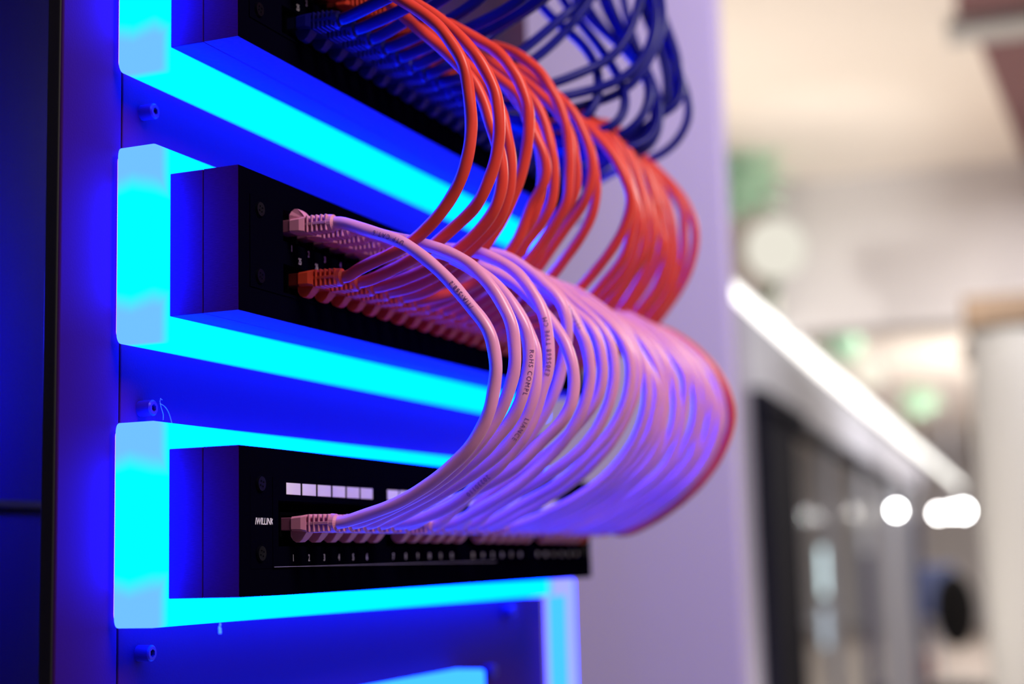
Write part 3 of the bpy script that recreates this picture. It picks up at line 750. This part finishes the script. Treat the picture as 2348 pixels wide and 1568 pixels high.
# green plants and warm lamps above the lamp line
def foliage(label, a, b, h, R_, n, seed):
    rnd = random.Random(seed)
    t = room_thing('hanging_plant', label, 'plant', a, b, h, 'green plants above the partition')
    bm = bmesh.new()
    for _ in range(n):
        d = Vector((rnd.gauss(0, 1), rnd.gauss(0, 1), rnd.gauss(0, 1))).normalized()*R_*rnd.uniform(0.2, 1)
        d.z *= 0.8; L_ = rnd.uniform(0.06, 0.11); ax = Vector((rnd.gauss(0, 1), rnd.gauss(0, 1), rnd.gauss(0, 1))).normalized()
        si = ax.orthogonal().normalized(); up_ = ax.cross(si)
        pr = [(0, 0), (0.35, 0.22), (0.7, 0.18), (1, 0), (0.7, -0.18), (0.35, -0.22)]
        f1 = [bm.verts.new(d + ax*p*L_ + si*q*L_ + up_*0.0008) for p, q in pr]; f2 = [bm.verts.new(d + ax*p*L_ + si*q*L_ - up_*0.0008) for p, q in pr]
        bm.faces.new(f1); bm.faces.new(f2[::-1])
        for k in range(6): bm.faces.new((f1[k], f1[(k+1) % 6], f2[(k+1) % 6], f2[k]))
    new_obj('leaves', to_mesh(bm), HM['leaf'], t)
    bm = bmesh.new(); add_cyl(bm, (0, 0, 0), (0, 0, 1), 0.006, max(0.05, 1.9-h), 8); new_obj('hanger', to_mesh(bm), HM['white'], t)
foliage('green hanging plant nearest, close to the lavender wall edge', 7.4, -1.16, 1.80, 0.22, 420, 1)
foliage('green hanging plant above the near end of the linear lamp', 9.8, -1.22, 1.62, 0.17, 260, 2)
foliage('green hanging plant halfway along the linear lamp', 12.0, -1.12, 1.56, 0.17, 220, 3)
foliage('green hanging plant over the far part of the linear lamp', 15.5, -0.75, 1.42, 0.18, 200, 4)
def globe(label, a, b, h, r, col, s, cord_=True):
    t = room_thing('pendant_lamp', label, 'lamp', a, b, h, 'hall lamps')
    bm = bmesh.new(); add_ell(bm, (0, 0, 0), (r, r, r), 20, 14); new_obj('lamp_globe', to_mesh(bm, smooth=True), emit('globe', col, s), t)
    bm = bmesh.new(); add_cyl(bm, (0, 0, r*0.9), (0, 0, 1), 0.004, max(0.02, 1.9-h-r), 8); new_obj('lamp_cord', to_mesh(bm), HM['metal'], t)
globe('warm glowing globe above the near end of the linear lamp', 7.7, -1.02, 1.50, 0.15, (1.0, 0.95, 0.82), 0.85)
globe('warm glowing globe just over the linear lamp, left of the brown ledge', 8.9, -1.05, 1.38, 0.16, (1.0, 0.95, 0.80), 1.0)
globe('small warm globe over the middle of the linear lamp', 13, -1.00, 1.45, 0.12, (1.0, 0.92, 0.76), 1.1)
globe('bright white round lamp seen below the linear lamp', 14, -0.93, 0.35, 0.030, (1, 1, 0.98), 60)
globe('faint cream lamp behind the glass, left of the bright round one', 15, -1.31, 0.345, 0.10, (1, 0.88, 0.72), 0.75)
globe('bright lamp at the far end of the linear lamp, leftmost of three', 15, -0.62, 0.335, 0.035, (1, 0.96, 0.93), 30)
globe('bright lamp at the far end of the linear lamp, middle of three', 15, -0.50, 0.345, 0.035, (1, 0.98, 0.96), 40)
globe('bright lamp at the far end of the linear lamp, beside the white column', 15, -0.40, 0.35, 0.045, (1, 1, 1), 40)
# things behind the glass
def screen(label, a, b, h, w_, hh, col, s):
    t = room_thing('lit_screen', label, 'screen', a, b, h)
    slab('screen_face', 0, 0.01, -w_/2, w_/2, -hh/2, hh/2, emit('screen', col, s), t)
    slab('screen_back', 0.01, 0.03, -w_/2-0.01, w_/2+0.01, -hh/2-0.01, hh/2+0.01, HM['dark'], t)
    slab('screen_stand', 0.03, 0.06, -0.02, 0.02, -1.359-h, 0, HM['metal'], t)
screen('upper bright cyan-white lit screen seen through the glass', 12.5, -1.375, -0.14, 0.10, 0.36, (0.80, 0.97, 1.0), 2.6)
screen('lower pale blue lit screen seen through the glass', 12.7, -1.40, -0.58, 0.13, 0.30, (0.78, 0.88, 1.0), 1.0)
t = room_thing('steel_post', 'silver post standing under the bright round lamp', 'post', 12, -0.83, -1.359)
slab('post_body', 0, 0.1, -0.12, 0.12, 0, 1.6, HM['metal'], t, 0.005)
slab('post_edge', -0.02, 0.08, 0.14, 0.19, 0, 1.62, HM['navy'], t, 0.004)
t = room_thing('steel_post', 'narrow dark post left of the silver post', 'post', 12, -1.03, -1.359)
slab('post_body', 0, 0.08, -0.04, 0.04, 0, 1.35, mat('dusk_grey', (0.12, 0.12, 0.2), 0.6), t, 0.004)
t = room_thing('office_chair', 'black chair back beside the white column', 'chair', 10.5, -0.37, -1.359)
bm = bmesh.new(); add_ell(bm, (0, 0, 0.98), (0.06, 0.135, 0.24), 20, 14); new_obj('backrest', to_mesh(bm, smooth=True), HM['black'], t)
bm = bmesh.new(); add_ell(bm, (-0.2, 0, 0.5), (0.24, 0.23, 0.05), 20, 10); new_obj('seat', to_mesh(bm, smooth=True), HM['black'], t)
bm = bmesh.new(); add_cyl(bm, (-0.2, 0, 0.05), (0, 0, 1), 0.025, 0.42, 12)
for k in range(5): add_tube(bm, [Vector((-0.2, 0, 0.09)), Vector((-0.2+0.3*math.cos(k*2*PI/5), 0.3*math.sin(k*2*PI/5), 0.03))], 0.018, 8)
new_obj('base', to_mesh(bm), HM['metal'], t)
t = room_thing('display_board', 'blurred navy board behind the black chair', 'board', 12.6, -0.45, -1.359)
slab('board_face', 0, 0.05, -0.30, 0.02, 0.85, 1.24, mat('faded_navy', (0.10, 0.13, 0.28), 0.7), t, 0.01)
slab('board_leg', 0.05, 0.08, -0.16, -0.12, 0, 0.9, HM['metal'], t)
t = room_thing('storage_box', 'small terracotta box at the bottom by the silver post', 'box', 12.25, -0.72, -0.957)
slab('box_body', 0, 0.15, -0.10, 0.10, 0.0, 0.16, mat('terracotta', (0.45, 0.24, 0.18), 0.8), t, 0.01)
slab('box_lid', -0.01, 0.16, -0.11, 0.11, 0.16, 0.18, mat('terracotta_lid', (0.42, 0.22, 0.17), 0.8), t, 0.005)
t = room_thing('sideboard', 'low pale sideboard in the far hall near the bottom', 'sideboard', 12.15, -0.7, -1.359)
slab('sideboard_body', 0, 0.4, -0.35, 0.35, 0, 0.40, mat('pale_beige', (0.36, 0.32, 0.30), 0.7, noise=(6, (1, 1, 1), 0.3)), t, 0.01)
